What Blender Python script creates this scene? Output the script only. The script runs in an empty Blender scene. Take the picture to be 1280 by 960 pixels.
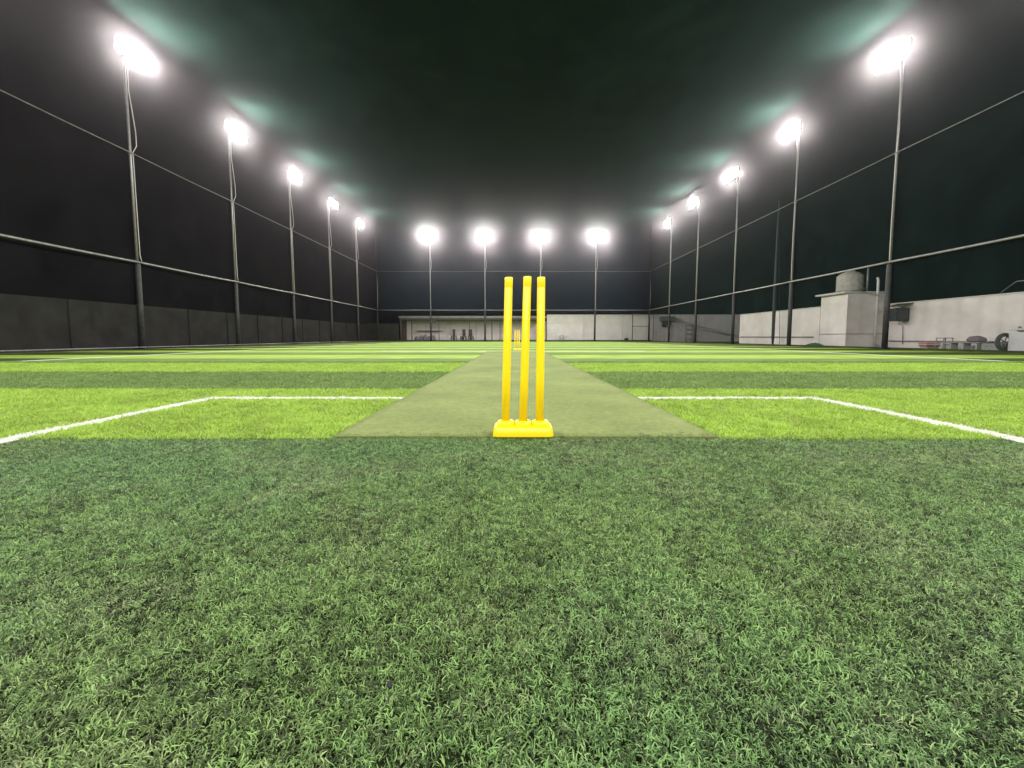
import bpy, bmesh, math, random
import numpy as np
from mathutils import Vector, Matrix, noise

random.seed(7)
rng = np.random.default_rng(11)
S = bpy.context.scene
COL = S.collection
R = math.radians

# ------------------------------------------------------------------ camera
EYE = 0.49
FPX = 533.0
cd = bpy.data.cameras.new('camera')
cam = bpy.data.objects.new('camera', cd)
COL.objects.link(cam)
cam.location = (0, 0, EYE)
cam.rotation_euler = (R(90 - 4.3), 0, 0)
cd.sensor_width = 36
cd.lens = FPX / 1280 * 36
cd.shift_x = -2 / 1280
cd.shift_y = -18.5 / 1280
cd.clip_start = 0.02
cd.clip_end = 400
S.camera = cam

# ------------------------------------------------------------------ night sky
w = bpy.data.worlds.new('World')
S.world = w
w.use_nodes = True
wn = w.node_tree.nodes
wb = wn['Background']
wb.inputs['Color'].default_value = (0.35, 0.45, 0.7, 1)
wb.inputs['Strength'].default_value = 0.004

S.view_settings.view_transform = 'Standard'
S.view_settings.look = 'None'
S.view_settings.exposure = 0.0
S.view_settings.gamma = 1.0
S.render.engine = 'CYCLES'
S.cycles.use_denoising = True
S.cycles.max_bounces = 5
S.cycles.diffuse_bounces = 2
S.cycles.glossy_bounces = 2
S.cycles.transparent_max_bounces = 12
S.cycles.volume_bounces = 0
S.cycles.sample_clamp_indirect = 3.0
S.cycles.sample_clamp_direct = 0.0
S.cycles.use_light_tree = True

LAMP_L = 680.0          # radiance of a floodlight lens
LAMP_C = (1.0, 0.965, 0.93)
GLOW_DENSITY = 0.0012  # density of the scattering volume added for glare round the lamps
GLOW_G = 0.966

# ------------------------------------------------------------------ materials
def mat(name, color, rough=0.6, spec=0.4, metal=0.0, noise_scale=None, noise_amt=0.15, bump=0.0,
        bump_scale=40.0, color2=None, coat=0.0):
    m = bpy.data.materials.new(name)
    m.use_nodes = True
    nt = m.node_tree
    b = nt.nodes['Principled BSDF']
    b.inputs['Roughness'].default_value = rough
    b.inputs['Metallic'].default_value = metal
    b.inputs['Specular IOR Level'].default_value = spec
    b.inputs['Coat Weight'].default_value = coat
    b.inputs['Base Color'].default_value = (*color, 1)
    if noise_scale:
        g = nt.nodes.new('ShaderNodeNewGeometry')
        n = nt.nodes.new('ShaderNodeTexNoise')
        n.inputs['Scale'].default_value = noise_scale
        n.inputs['Detail'].default_value = 6
        n.inputs['Roughness'].default_value = 0.65
        nt.links.new(g.outputs['Position'], n.inputs['Vector'])
        r = nt.nodes.new('ShaderNodeValToRGB')
        c2 = color2 or tuple(max(0, c * (1 - noise_amt * 2)) for c in color)
        c1 = tuple(min(1, c * (1 + noise_amt)) for c in color)
        r.color_ramp.elements[0].position = 0.32
        r.color_ramp.elements[0].color = (*c2, 1)
        r.color_ramp.elements[1].position = 0.68
        r.color_ramp.elements[1].color = (*c1, 1)
        nt.links.new(n.outputs['Fac'], r.inputs['Fac'])
        nt.links.new(r.outputs['Color'], b.inputs['Base Color'])
    if bump:
        g2 = nt.nodes.new('ShaderNodeNewGeometry')
        n2 = nt.nodes.new('ShaderNodeTexNoise')
        n2.inputs['Scale'].default_value = bump_scale
        n2.inputs['Detail'].default_value = 4
        nt.links.new(g2.outputs['Position'], n2.inputs['Vector'])
        bp = nt.nodes.new('ShaderNodeBump')
        bp.inputs['Strength'].default_value = bump
        bp.inputs['Distance'].default_value = 0.01
        nt.links.new(n2.outputs['Fac'], bp.inputs['Height'])
        nt.links.new(bp.outputs['Normal'], b.inputs['Normal'])
    return m

def turf_mat(name, color, dark, bumpd=0.012, fib=260.0, patch=0.18):
    """fibre-scale grain, faint rolling direction streaks and worn patches"""
    m = bpy.data.materials.new(name)
    m.use_nodes = True
    nt = m.node_tree
    N, L = nt.nodes, nt.links
    b = N['Principled BSDF']
    b.inputs['Roughness'].default_value = 0.85
    b.inputs['Specular IOR Level'].default_value = 0.06
    g = N.new('ShaderNodeNewGeometry')
    n1 = N.new('ShaderNodeTexNoise'); n1.inputs['Scale'].default_value = fib
    n1.inputs['Detail'].default_value = 3
    n2 = N.new('ShaderNodeTexNoise'); n2.inputs['Scale'].default_value = 1.3
    n2.inputs['Detail'].default_value = 6
    n3 = N.new('ShaderNodeTexNoise'); n3.inputs['Scale'].default_value = 34
    n3.inputs['Detail'].default_value = 4
    for n in (n1, n2, n3):
        L.new(g.outputs['Position'], n.inputs['Vector'])
    mx = N.new('ShaderNodeMix'); mx.data_type = 'RGBA'
    rmp = N.new('ShaderNodeMapRange')
    rmp.inputs['From Min'].default_value = 0.35; rmp.inputs['From Max'].default_value = 0.62
    L.new(n1.outputs['Fac'], rmp.inputs['Value'])
    L.new(rmp.outputs['Result'], mx.inputs['Factor'])
    mx.inputs['A'].default_value = (*dark, 1)
    mx.inputs['B'].default_value = (*color, 1)
    mp = N.new('ShaderNodeMapRange')
    mp.inputs['From Min'].default_value = 0.3; mp.inputs['From Max'].default_value = 0.7
    mp.inputs['To Min'].default_value = 1 - patch; mp.inputs['To Max'].default_value = 1 + patch
    L.new(n2.outputs['Fac'], mp.inputs['Value'])
    mp3 = N.new('ShaderNodeMapRange')
    mp3.inputs['From Min'].default_value = 0.3; mp3.inputs['From Max'].default_value = 0.7
    mp3.inputs['To Min'].default_value = 0.86; mp3.inputs['To Max'].default_value = 1.14
    L.new(n3.outputs['Fac'], mp3.inputs['Value'])
    mm = N.new('ShaderNodeMath'); mm.operation = 'MULTIPLY'
    L.new(mp.outputs['Result'], mm.inputs[0]); L.new(mp3.outputs['Result'], mm.inputs[1])
    vm = N.new('ShaderNodeVectorMath'); vm.operation = 'SCALE'
    L.new(mx.outputs['Result'], vm.inputs[0]); L.new(mm.outputs[0], vm.inputs['Scale'])
    L.new(vm.outputs['Vector'], b.inputs['Base Color'])
    bp = N.new('ShaderNodeBump'); bp.inputs['Strength'].default_value = 0.6
    bp.inputs['Distance'].default_value = bumpd
    L.new(n1.outputs['Fac'], bp.inputs['Height'])
    L.new(bp.outputs['Normal'], b.inputs['Normal'])
    return m

def net_mat(name, color, cover, trans=0.5):
    m = bpy.data.materials.new(name)
    m.use_nodes = True
    nt = m.node_tree
    N, L = nt.nodes, nt.links
    for n in list(N):
        N.remove(n)
    out = N.new('ShaderNodeOutputMaterial')
    d = N.new('ShaderNodeBsdfDiffuse'); t = N.new('ShaderNodeBsdfTranslucent')
    tr = N.new('ShaderNodeBsdfTransparent')
    d.inputs['Color'].default_value = (*color, 1)
    t.inputs['Color'].default_value = (*color, 1)
    m1 = N.new('ShaderNodeMixShader'); m1.inputs[0].default_value = trans
    m2 = N.new('ShaderNodeMixShader')
    g = N.new('ShaderNodeNewGeometry')
    n = N.new('ShaderNodeTexNoise'); n.inputs['Scale'].default_value = 0.8; n.inputs['Detail'].default_value = 5
    L.new(g.outputs['Position'], n.inputs['Vector'])
    mr = N.new('ShaderNodeMapRange')
    mr.inputs['From Min'].default_value = 0.3; mr.inputs['From Max'].default_value = 0.7
    mr.inputs['To Min'].default_value = cover * 0.75; mr.inputs['To Max'].default_value = min(1, cover * 1.25)
    L.new(n.outputs['Fac'], mr.inputs['Value'])
    L.new(mr.outputs['Result'], m2.inputs[0])
    L.new(d.outputs[0], m1.inputs[1]); L.new(t.outputs[0], m1.inputs[2])
    L.new(tr.outputs[0], m2.inputs[1]); L.new(m1.outputs[0], m2.inputs[2])
    L.new(m2.outputs[0], out.inputs['Surface'])
    return m

def emit_mat(name, color, strength):
    m = bpy.data.materials.new(name)
    m.use_nodes = True
    b = m.node_tree.nodes['Principled BSDF']
    b.inputs['Base Color'].default_value = (0.8, 0.8, 0.8, 1)
    b.inputs['Emission Color'].default_value = (*color, 1)
    b.inputs['Emission Strength'].default_value = strength
    return m

M = {}
M['soil'] = mat('bare_earth', (0.09, 0.075, 0.055), 0.95, 0.1, noise_scale=0.9, noise_amt=0.3, bump=0.4, bump_scale=8)
M['turf_light'] = turf_mat('lime_turf', (0.37, 0.52, 0.10), (0.26, 0.385, 0.065))
M['turf_dark'] = turf_mat('deep_green_turf', (0.19, 0.28, 0.075), (0.11, 0.18, 0.045))
M['turf_worn'] = turf_mat('olive_turf', (0.07, 0.105, 0.03), (0.038, 0.06, 0.015), patch=0.35)
M['thatch'] = mat('shade_between_yarn', (0.020, 0.030, 0.010), 0.95, 0.1, noise_scale=220, noise_amt=0.45)  # shade in the gaps between blades, put into the strip colour
M['backing'] = mat('turf_backing', (0.02, 0.03, 0.014), 0.95, 0.1, noise_scale=60, noise_amt=0.4)
M['mat'] = turf_mat('pitch_carpet', (0.262, 0.312, 0.118), (0.178, 0.226, 0.073), 0.006, 420.0, 0.17)
M['mat_edge'] = mat('carpet_edge', (0.16, 0.175, 0.07), 0.9, 0.1)
M['line'] = turf_mat('white_turf', (0.80, 0.82, 0.74), (0.55, 0.58, 0.5), 0.008, 260, 0.06)
M['yellow'] = mat('yellow_plastic', (0.96, 0.70, 0.007), 0.30, 0.5, bump=0.04, bump_scale=90)
M['post_dark'] = mat('dark_post_paint', (0.034, 0.034, 0.037), 0.55, 0.4, noise_scale=6, noise_amt=0.3)
M['galv'] = mat('galvanised_steel', (0.30, 0.29, 0.285), 0.45, 0.5, 0.5, noise_scale=9, noise_amt=0.15)
M['rail_up'] = mat('dull_rail', (0.17, 0.165, 0.16), 0.6, 0.4, 0.2, noise_scale=9, noise_amt=0.2)
M['cable'] = mat('grey_conduit', (0.50, 0.46, 0.45), 0.5, 0.4)
M['housing'] = mat('lamp_housing', (0.05, 0.05, 0.055), 0.5, 0.4)
M['lens'] = emit_mat('lamp_lens', LAMP_C, LAMP_L)
M['net_left'] = net_mat('black_net', (0.045, 0.042, 0.045), 0.35)
M['net_right'] = net_mat('green_net', (0.042, 0.085, 0.074), 0.22)
M['net_roof'] = net_mat('roof_net', (0.025, 0.055, 0.046), 0.55)
M['net_back'] = net_mat('slate_net', (0.032, 0.060, 0.088), 0.40)
M['rope'] = mat('net_rope', (0.03, 0.04, 0.035), 0.8)
M['wall_dark'] = mat('unpainted_wall', (0.050, 0.051, 0.043), 0.9, 0.2, noise_scale=1.1, noise_amt=0.22, bump=0.3, bump_scale=12)
M['wall_white'] = mat('whitewashed_wall', (0.84, 0.775, 0.735), 0.85, 0.2, noise_scale=0.8, noise_amt=0.10, bump=0.2, bump_scale=14,
                      color2=(0.73, 0.665, 0.625))
M['wall_back'] = mat('pale_back_wall', (0.74, 0.70, 0.67), 0.85, 0.2, noise_scale=0.7, noise_amt=0.08, bump=0.2, bump_scale=14, color2=(0.63, 0.595, 0.565))
M['wall_coping'] = mat('wall_coping', (0.66, 0.64, 0.60), 0.8, 0.2, noise_scale=3, noise_amt=0.1)
M['shed_wall'] = mat('shed_wall', (0.45, 0.43, 0.40), 0.85, 0.2, noise_scale=1.5, noise_amt=0.14)
M['shed_steel'] = mat('shed_steel', (0.10, 0.09, 0.085), 0.6, 0.4, noise_scale=7, noise_amt=0.2)
M['shed_roof'] = mat('shed_roof_sheet', (0.26, 0.26, 0.25), 0.5, 0.4, 0.3, noise_scale=2, noise_amt=0.15)
M['tank'] = mat('tank_plastic', (0.50, 0.47, 0.42), 0.55, 0.4, noise_scale=4, noise_amt=0.15)
M['white_pl'] = mat('white_plastic', (0.72, 0.72, 0.70), 0.45, 0.4, noise_scale=8, noise_amt=0.06)
M['grey_pl'] = mat('grey_plastic', (0.33, 0.33, 0.31), 0.5, 0.4, noise_scale=8, noise_amt=0.1)
M['dark_pl'] = mat('dark_plastic', (0.035, 0.027, 0.025), 0.5, 0.4, noise_scale=8, noise_amt=0.15)
M['red_pl'] = mat('red_plastic', (0.36, 0.10, 0.09), 0.5, 0.4, noise_scale=8, noise_amt=0.15)
M['green_tarp'] = mat('green_tarp', (0.05, 0.15, 0.11), 0.6, 0.3, noise_scale=6, noise_amt=0.2)
M['rubber'] = mat('black_rubber', (0.03, 0.03, 0.03), 0.7, 0.3)
M['tyre'] = mat('dusty_rubber', (0.11, 0.105, 0.10), 0.8, 0.2, noise_scale=12, noise_amt=0.2)
M['sack'] = mat('sackcloth', (0.25, 0.22, 0.24), 0.85, 0.2, noise_scale=7, noise_amt=0.2)
M['brown'] = mat('weathered_wood', (0.13, 0.09, 0.07), 0.8, 0.2, noise_scale=9, noise_amt=0.2)
M['awn'] = mat('awning_sheet', (0.20, 0.235, 0.23), 0.6, 0.3, noise_scale=5, noise_amt=0.15)

# ------------------------------------------------------------------ mesh helpers
def b_box(bm, c, s, rot=None, mi=0):
    vs = []
    for dx in (-.5, .5):
        for dy in (-.5, .5):
            for dz in (-.5, .5):
                v = Vector((dx * s[0], dy * s[1], dz * s[2]))
                if rot is not None:
                    v = rot @ v
                vs.append(bm.verts.new(v + Vector(c)))
    for f in ((0, 1, 3, 2), (4, 6, 7, 5), (0, 4, 5, 1), (2, 3, 7, 6), (0, 2, 6, 4), (1, 5, 7, 3)):
        bm.faces.new([vs[i] for i in f]).material_index = mi

def b_tube(bm, pts, rad, seg=8, cap=True):
    pts = [Vector(p) for p in pts]
    rads = rad if isinstance(rad, (list, tuple)) else [rad] * len(pts)
    rings = []
    up = None
    for i, p in enumerate(pts):
        d = (pts[min(i + 1, len(pts) - 1)] - pts[max(i - 1, 0)]).normalized()
        if up is None:
            up = Vector((0, 0, 1)) if abs(d.z) < 0.9 else Vector((1, 0, 0))
        a = d.cross(up).normalized()
        b = d.cross(a).normalized()
        rings.append([bm.verts.new(p + rads[i] * (math.cos(2 * math.pi * k / seg) * a + math.sin(2 * math.pi * k / seg) * b))
                      for k in range(seg)])
    for i in range(len(rings) - 1):
        for k in range(seg):
            f = bm.faces.new((rings[i][k], rings[i][(k + 1) % seg], rings[i + 1][(k + 1) % seg], rings[i + 1][k]))
            f.smooth = True
    if cap:
        bm.faces.new(rings[0]); bm.faces.new(rings[-1][::-1])

def b_lathe(bm, prof, c=(0, 0, 0), seg=20, sx=1.0):
    rings = []
    for r, z in prof:
        rings.append([bm.verts.new((c[0] + sx * r * math.cos(2 * math.pi * k / seg), c[1] + r * math.sin(2 * math.pi * k / seg), c[2] + z))
                      for k in range(seg)])
    for i in range(len(rings) - 1):
        for k in range(seg):
            f = bm.faces.new((rings[i][k], rings[i][(k + 1) % seg], rings[i + 1][(k + 1) % seg], rings[i + 1][k]))
            f.smooth = True
    bm.faces.new(rings[0][::-1]); bm.faces.new(rings[-1])

def done(bm, name):
    bmesh.ops.recalc_face_normals(bm, faces=bm.faces)
    me = bpy.data.meshes.new(name)
    bm.to_mesh(me); bm.free()
    return me

def obj(name, bm, m, parent=None, bevel=0.0):
    me = done(bm, name) if isinstance(bm, bmesh.types.BMesh) else bm
    if m is not None and not me.materials:
        me.materials.append(m)
    o = bpy.data.objects.new(name, me)
    COL.objects.link(o)
    if parent is not None:
        o.parent = parent
    if bevel:
        mod = o.modifiers.new('bevel', 'BEVEL')
        mod.width = bevel; mod.segments = 2; mod.limit_method = 'ANGLE'
    return o

def boxo(name, c, s, m, parent=None, bevel=0.0, rot=None):
    bm = bmesh.new(); b_box(bm, c, s, rot)
    return obj(name, bm, m, parent, bevel)

def tubeo(name, pts, rad, m, parent=None, seg=8):
    bm = bmesh.new(); b_tube(bm, pts, rad, seg)
    return obj(name, bm, m, parent)

def tag(o, label, cat, group=None):
    o['label'] = label; o['category'] = cat
    if group: o['group'] = group
    return o

def thing(name, label, cat, loc=(0, 0, 0), rz=0.0, group=None):
    o = bpy.data.objects.new(name, None)
    o.empty_display_size = 0.2
    COL.objects.link(o)
    o.location = loc; o.rotation_euler = (0, 0, rz)
    return tag(o, label, cat, group)

def struct(o):
    o['kind'] = 'structure'
    return o

KIDS = {}
def kids(o):
    return [c for c in COL.objects if c.parent == o]

def dup(root, loc, rz, label, group=None):
    def cp(o, par):
        c = o.copy(); COL.objects.link(c)
        if par is not None:
            c.parent = par
        for ch in kids(o):
            cp(ch, c)
        return c
    r = cp(root, None)
    r.location = loc; r.rotation_euler = (0, 0, rz)
    r['label'] = label
    if group: r['group'] = group
    return r

# ------------------------------------------------------------------ layout numbers
FX = 15.2                 # side fences at x = +-FX
Y1, BAY = 17.5, 6.1       # first pole in view, pole spacing
YB = 48.0                 # back fence
YR = Y1 - 7 * BAY         # rear fence behind the camera
POLE_Y = [Y1 + BAY * k for k in range(-6, 5)]
H_MID, H_UP, H_LAMP, H_NET = 3.50, 7.75, 11.4, 12.58
RX, RYB = 14.95, 47.75      # the roof net is laced in along a rope inside the poles
ROLL = 1.955
STRIPE0 = 1.99

# ------------------------------------------------------------------ ground and turf
bm = bmesh.new(); b_box(bm, (0, 12, -0.08), (120, 120, 0.10))
struct(obj('ground', bm, M['soil']))
turf = struct(boxo('turf', (0, (YR + YB) / 2, -0.0195), (2 * FX + 0.3, YB - YR + 0.3, 0.015), M['backing']))
sm = {}
for key in ('turf_light', 'turf_dark', 'thatch'):
    bm = bmesh.new(); b_box(bm, (0, 0, -0.006), (2 * FX, ROLL - 0.004, 0.012))
    me = done(bm, 'turf_strip'); me.materials.append(M[key]); sm[key] = me
y0 = STRIPE0
k = -int((y0 - YR) / ROLL)
while y0 + (k + 1) * ROLL < YB + 0.1:
    key = ('turf_light' if k % 2 == 0 else 'turf_dark') if k != -1 else 'thatch'  # foreground strip gets the near-black colour that stands for shaded gaps
    s = bpy.data.objects.new('turf_strip', sm[key]); COL.objects.link(s); s.parent = turf
    s.location = (0, y0 + (k + 0.5) * ROLL, 0)
    k += 1
YEND = y0 + k * ROLL
if YB - YEND > 0.15:
    boxo('turf_strip', (0, (YEND + YB) / 2, -0.006), (2 * FX, YB - YEND - 0.01, 0.012), M['turf_dark'], turf)
# worn olive pieces of turf along the fences
for sx in (-1, 1):
    for q in range(-3, 11):
        ya = STRIPE0 + (2 * q + 1) * ROLL
        w_ = FX - 10.15 - 0.25 * ((q * 7) % 3)
        boxo('turf_patch', (sx * (10.12 + w_ / 2), ya + ROLL / 2, 0.003), (w_, ROLL - 0.02, 0.004), M['turf_worn'], turf)
# markings (flush white yarn, laid as thin inlays)
LW = 0.11
def line(x0, yA, x1, yB_, z=0.006):
    bm = bmesh.new()
    b_box(bm, ((x0 + x1) / 2, (yA + yB_) / 2, z - 0.003), (abs(x1 - x0), abs(yB_ - yA), 0.006))
    return obj('white_line', bm, M['line'], turf)
CX = 2.40
MX0, MX1, MY0, MY1 = -0.87, 0.985, 2.02, 14.6
CR = 3.37
line(-CX, CR - LW / 2, MX0 - 0.004, CR + LW / 2)
line(MX1 + 0.004, CR - LW / 2, CX, CR + LW / 2)
for sx in (-1, 1):
    line(sx * CX - LW / 2, -1.8, sx * CX + LW / 2, CR - LW / 2 - 0.004)
    line(sx * 10.0 - 0.06, YR + 3, sx * 10.0 + 0.06, 44.0)
line(-4.6, 14.90, 4.6, 15.04)
line(-9.93, 43.9, 9.93, 44.02)
# pitch carpet, lying on the turf
bm = bmesh.new()
nx, ny = 24, 120
vv = [[None] * (ny + 1) for _ in range(nx + 1)]
for i in range(nx + 1):
    for j in range(ny + 1):
        x = MX0 + (MX1 - MX0) * i / nx; y = MY0 + (MY1 - MY0) * j / ny
        if i in (0, nx): x += 0.012 * noise.noise(Vector((i, y * 1.4, 3)))
        vv[i][j] = bm.verts.new((x, y, 0.014 + 0.0022 * noise.noise(Vector((x * 2.2, y * 1.6, 0)))))
for i in range(nx):
    for j in range(ny):
        bm.faces.new((vv[i][j], vv[i + 1][j], vv[i + 1][j + 1], vv[i][j + 1])).smooth = True
edge = [vv[i][0] for i in range(nx + 1)] + [vv[nx][j] for j in range(1, ny + 1)] + [vv[i][ny] for i in range(nx - 1, -1, -1)] + [vv[0][j] for j in range(ny - 1, 0, -1)]
low = [bm.verts.new((v.co.x, v.co.y, 0.001)) for v in edge]
for i in range(len(edge)):
    j = (i + 1) % len(edge)
    bm.faces.new((edge[j], edge[i], low[i], low[j])).material_index = 1
me = bpy.data.meshes.new('pitch_mat'); bm.to_mesh(me); bm.free()
me.materials.append(M['mat']); me.materials.append(M['mat_edge'])
tag(obj('pitch_mat', me, None), 'long grey-green carpet laid down the middle of the turf between the two sets of stumps', 'pitch mat')

# ------------------------------------------------------------------ turf blades (geometry nodes, real blades)
def tuft_mesh(name, nbl, length, width, spread, lean, seed):
    r = random.Random(seed)
    bm = bmesh.new()
    for _ in range(nbl):
        a = r.uniform(0, 2 * math.pi)
        ox, oy = r.uniform(-spread, spread), r.uniform(-spread, spread)
        Ln = length * r.uniform(0.6, 1.15)
        W = width * r.uniform(0.75, 1.2)
        th = r.uniform(0.1, 0.6)
        bend = lean * r.uniform(0.5, 1.3)
        tw = r.uniform(-0.9, 0.9)
        p = Vector((ox, oy, 0))
        segs = 4
        prev = None
        for s in range(segs + 1):
            t = s / segs
            ang = th + bend * t
            d = Vector((math.sin(ang) * math.cos(a), math.sin(ang) * math.sin(a), math.cos(ang)))
            a2 = a + math.pi / 2 + tw * t
            sd = Vector((math.cos(a2), math.sin(a2), 0)) * W * 0.5 * (1 - 0.55 * t ** 2)
            l_, r_ = bm.verts.new(p - sd), bm.verts.new(p + sd)
            if prev:
                bm.faces.new((prev[0], prev[1], r_, l_)).smooth = True
            prev = (l_, r_)
            a += r.uniform(-0.25, 0.25)
            p = p + d * Ln / segs
    me = bpy.data.meshes.new(name); bm.to_mesh(me); bm.free()
    return me

bl = bpy.data.materials.new('turf_yarn'); bl.use_nodes = True
nt = bl.node_tree; N, L = nt.nodes, nt.links
b = N['Principled BSDF']
at = N.new('ShaderNodeAttribute'); at.attribute_type = 'INSTANCER'; at.attribute_name = 'tint'
L.new(at.outputs['Color'], b.inputs['Base Color'])
b.inputs['Roughness'].default_value = 0.5
b.inputs['Specular IOR Level'].default_value = 0.22
tl = N.new('ShaderNodeBsdfTranslucent'); L.new(at.outputs['Color'], tl.inputs['Color'])
mx = N.new('ShaderNodeMixShader'); mx.inputs[0].default_value = 0.15
L.new(b.outputs[0], mx.inputs[1]); L.new(tl.outputs[0], mx.inputs[2])
L.new(mx.outputs[0], N['Material Output'].inputs['Surface'])

def scatter(name, pts, rots, scl, tint, protos, label):
    n = len(pts)
    me = bpy.data.meshes.new(name)
    me.vertices.add(n)
    me.vertices.foreach_set('co', pts.astype(np.float32).ravel())
    for an, ty, key, arr in (('rot', 'FLOAT_VECTOR', 'vector', rots), ('tint', 'FLOAT_COLOR', 'color', np.c_[tint, np.ones(n)])):
        a = me.attributes.new(an, ty, 'POINT'); a.data.foreach_set(key, arr.astype(np.float32).ravel())
    a = me.attributes.new('scl', 'FLOAT', 'POINT'); a.data.foreach_set('value', scl.astype(np.float32))
    a = me.attributes.new('pick', 'INT', 'POINT'); a.data.foreach_set('value', rng.integers(0, len(protos), n).astype(np.int32))
    o = bpy.data.objects.new(name, me); COL.objects.link(o)
    g = bpy.data.node_groups.new(name, 'GeometryNodeTree')
    g.interface.new_socket('Geometry', in_out='INPUT', socket_type='NodeSocketGeometry')
    g.interface.new_socket('Geometry', in_out='OUTPUT', socket_type='NodeSocketGeometry')
    gi = g.nodes.new('NodeGroupInput'); go = g.nodes.new('NodeGroupOutput')
    ins = g.nodes.new('GeometryNodeInstanceOnPoints'); ins.inputs['Pick Instance'].default_value = True
    join = g.nodes.new('GeometryNodeGeometryToInstance')
    for pm in protos[::-1]:
        po = bpy.data.objects.new('tuft', pm)
        oi = g.nodes.new('GeometryNodeObjectInfo'); oi.inputs['Object'].default_value = po
        g.links.new(oi.outputs['Geometry'], join.inputs[0])
    def att(nm, ty, sock):
        q = g.nodes.new('GeometryNodeInputNamedAttribute'); q.data_type = ty; q.inputs['Name'].default_value = nm
        g.links.new([s for s in q.outputs if s.enabled and s.name == 'Attribute'][0], sock)
    att('rot', 'FLOAT_VECTOR', ins.inputs['Rotation'])
    att('scl', 'FLOAT', ins.inputs['Scale'])
    att('pick', 'INT', ins.inputs['Instance Index'])
    g.links.new(gi.outputs[0], ins.inputs['Points'])
    g.links.new(join.outputs[0], ins.inputs['Instance'])
    g.links.new(ins.outputs[0], go.inputs[0])
    mod = o.modifiers.new('blades', 'NODES'); mod.node_group = g
    o['kind'] = 'stuff'
    tag(o, label, 'artificial grass')
    return o

def fbm(x, y, f, seed, octv=3):
    """cheap smooth noise on arrays: value lattice, smoothstep"""
    out = np.zeros_like(x); amp = 1.0; tot = 0
    for o_ in range(octv):
        r2 = np.random.default_rng(seed + o_); G = r2.random((256, 256))
        u, v = x * f + 97.3, y * f + 31.7
        iu, iv = np.floor(u).astype(int), np.floor(v).astype(int)
        fu, fv = u - iu, v - iv
        fu = fu * fu * (3 - 2 * fu); fv = fv * fv * (3 - 2 * fv)
        g = lambda a, b_: G[a % 256, b_ % 256]
        out += amp * ((g(iu, iv) * (1 - fu) + g(iu + 1, iv) * fu) * (1 - fv) + (g(iu, iv + 1) * (1 - fu) + g(iu + 1, iv + 1) * fu) * fv)
        tot += amp; amp *= 0.55; f *= 2.1
    return out / tot

def rand_pts(ya, yb, dens, half):
    """uniform in area within |x|<half(y); dens(y) tufts per square metre"""
    out = []
    st = 0.1
    y = ya
    while y < yb - 1e-6:
        y2 = min(y + st, yb)
        hw = half((y + y2) / 2)
        n = int(dens((y + y2) / 2) * (y2 - y) * 2 * hw)
        out.append(np.c_[rng.uniform(-hw, hw, n), rng.uniform(y, y2, n)])
        y = y2
    return np.concatenate(out)

def rots_for(n, tilt):
    return np.c_[rng.normal(0, tilt, n), rng.normal(0, tilt, n), rng.uniform(0, 2 * math.pi, n)]

def near_line(P):
    x, y = P[:, 0], P[:, 1]
    jit = rng.normal(0, 0.0015, len(x))
    side = (np.abs(np.abs(x) - CX) < LW / 2 + jit) & (y < CR + LW / 2) & (y > -1.8)
    cross = (np.abs(y - CR) < LW / 2 + jit) & (np.abs(x) < CX) & ((x < MX0) | (x > MX1))
    return side | cross

# foreground: long curly deep-green pile with straw thatch
protoA = [tuft_mesh('tuft', 7, 0.0130, 0.0016, 0.009, 2.3, 100 + i) for i in range(12)]
for m_ in protoA: m_.materials.append(bl)
P = rand_pts(-0.25, STRIPE0 + 0.03, lambda y: 25000 if y > 0.25 else 4000, lambda y: 1.28 * max(y, 0.2) + 0.55)
# stray fibres creeping over the front hem of the carpet
ex = np.c_[rng.uniform(MX0, MX1, 900), MY0 + rng.exponential(0.035, 900)]
P = np.concatenate([P, ex[ex[:, 1] < MY0 + 0.22]])
n = len(P)
pa = fbm(P[:, 0], P[:, 1], 3.2, 5)         # straw patches
pb = fbm(P[:, 0], P[:, 1], 9.0, 15)
pc = fbm(P[:, 0], P[:, 1], 1.4, 25)        # hue drift
green = np.array([0.190, 0.345, 0.118]); olive = np.array([0.212, 0.345, 0.106]); straw = np.array([0.34, 0.36, 0.20])
tint = green + (olive - green) * np.clip((pc - 0.30) * 2.5, 0, 1)[:, None]
sf = np.clip((pa - 0.50) * 4.0, 0, 1) * rng.random(n) * 0.45 + (rng.random(n) < 0.08) * 0.5
tint = tint + (straw - tint) * np.clip(sf, 0, 1)[:, None]
tint *= (0.10 + 1.45 * rng.random(n) ** 1.3 + 0.30 * (pb - 0.5))[:, None]
wl = near_line(P)
tint[wl] = np.array([0.74, 0.76, 0.68]) * rng.uniform(0.85, 1.05, wl.sum())[:, None]
scl = 0.80 + 0.35 * rng.random(n) + 0.5 * (pb - 0.5)
# pile direction drifts over the surface
rt = rots_for(n, 0.30)
rt[:, 0] += 0.9 * (fbm(P[:, 0], P[:, 1], 5.0, 45) - 0.5); rt[:, 1] += 0.9 * (fbm(P[:, 0], P[:, 1], 5.0, 55) - 0.5)
scatter('deep_green_pile', np.c_[P, np.where(P[:, 1] > MY0, 0.009, 0.0)], rt, scl, tint, protoA,
        'long curly deep green artificial grass with straw coloured thatch filling the foreground')

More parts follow.
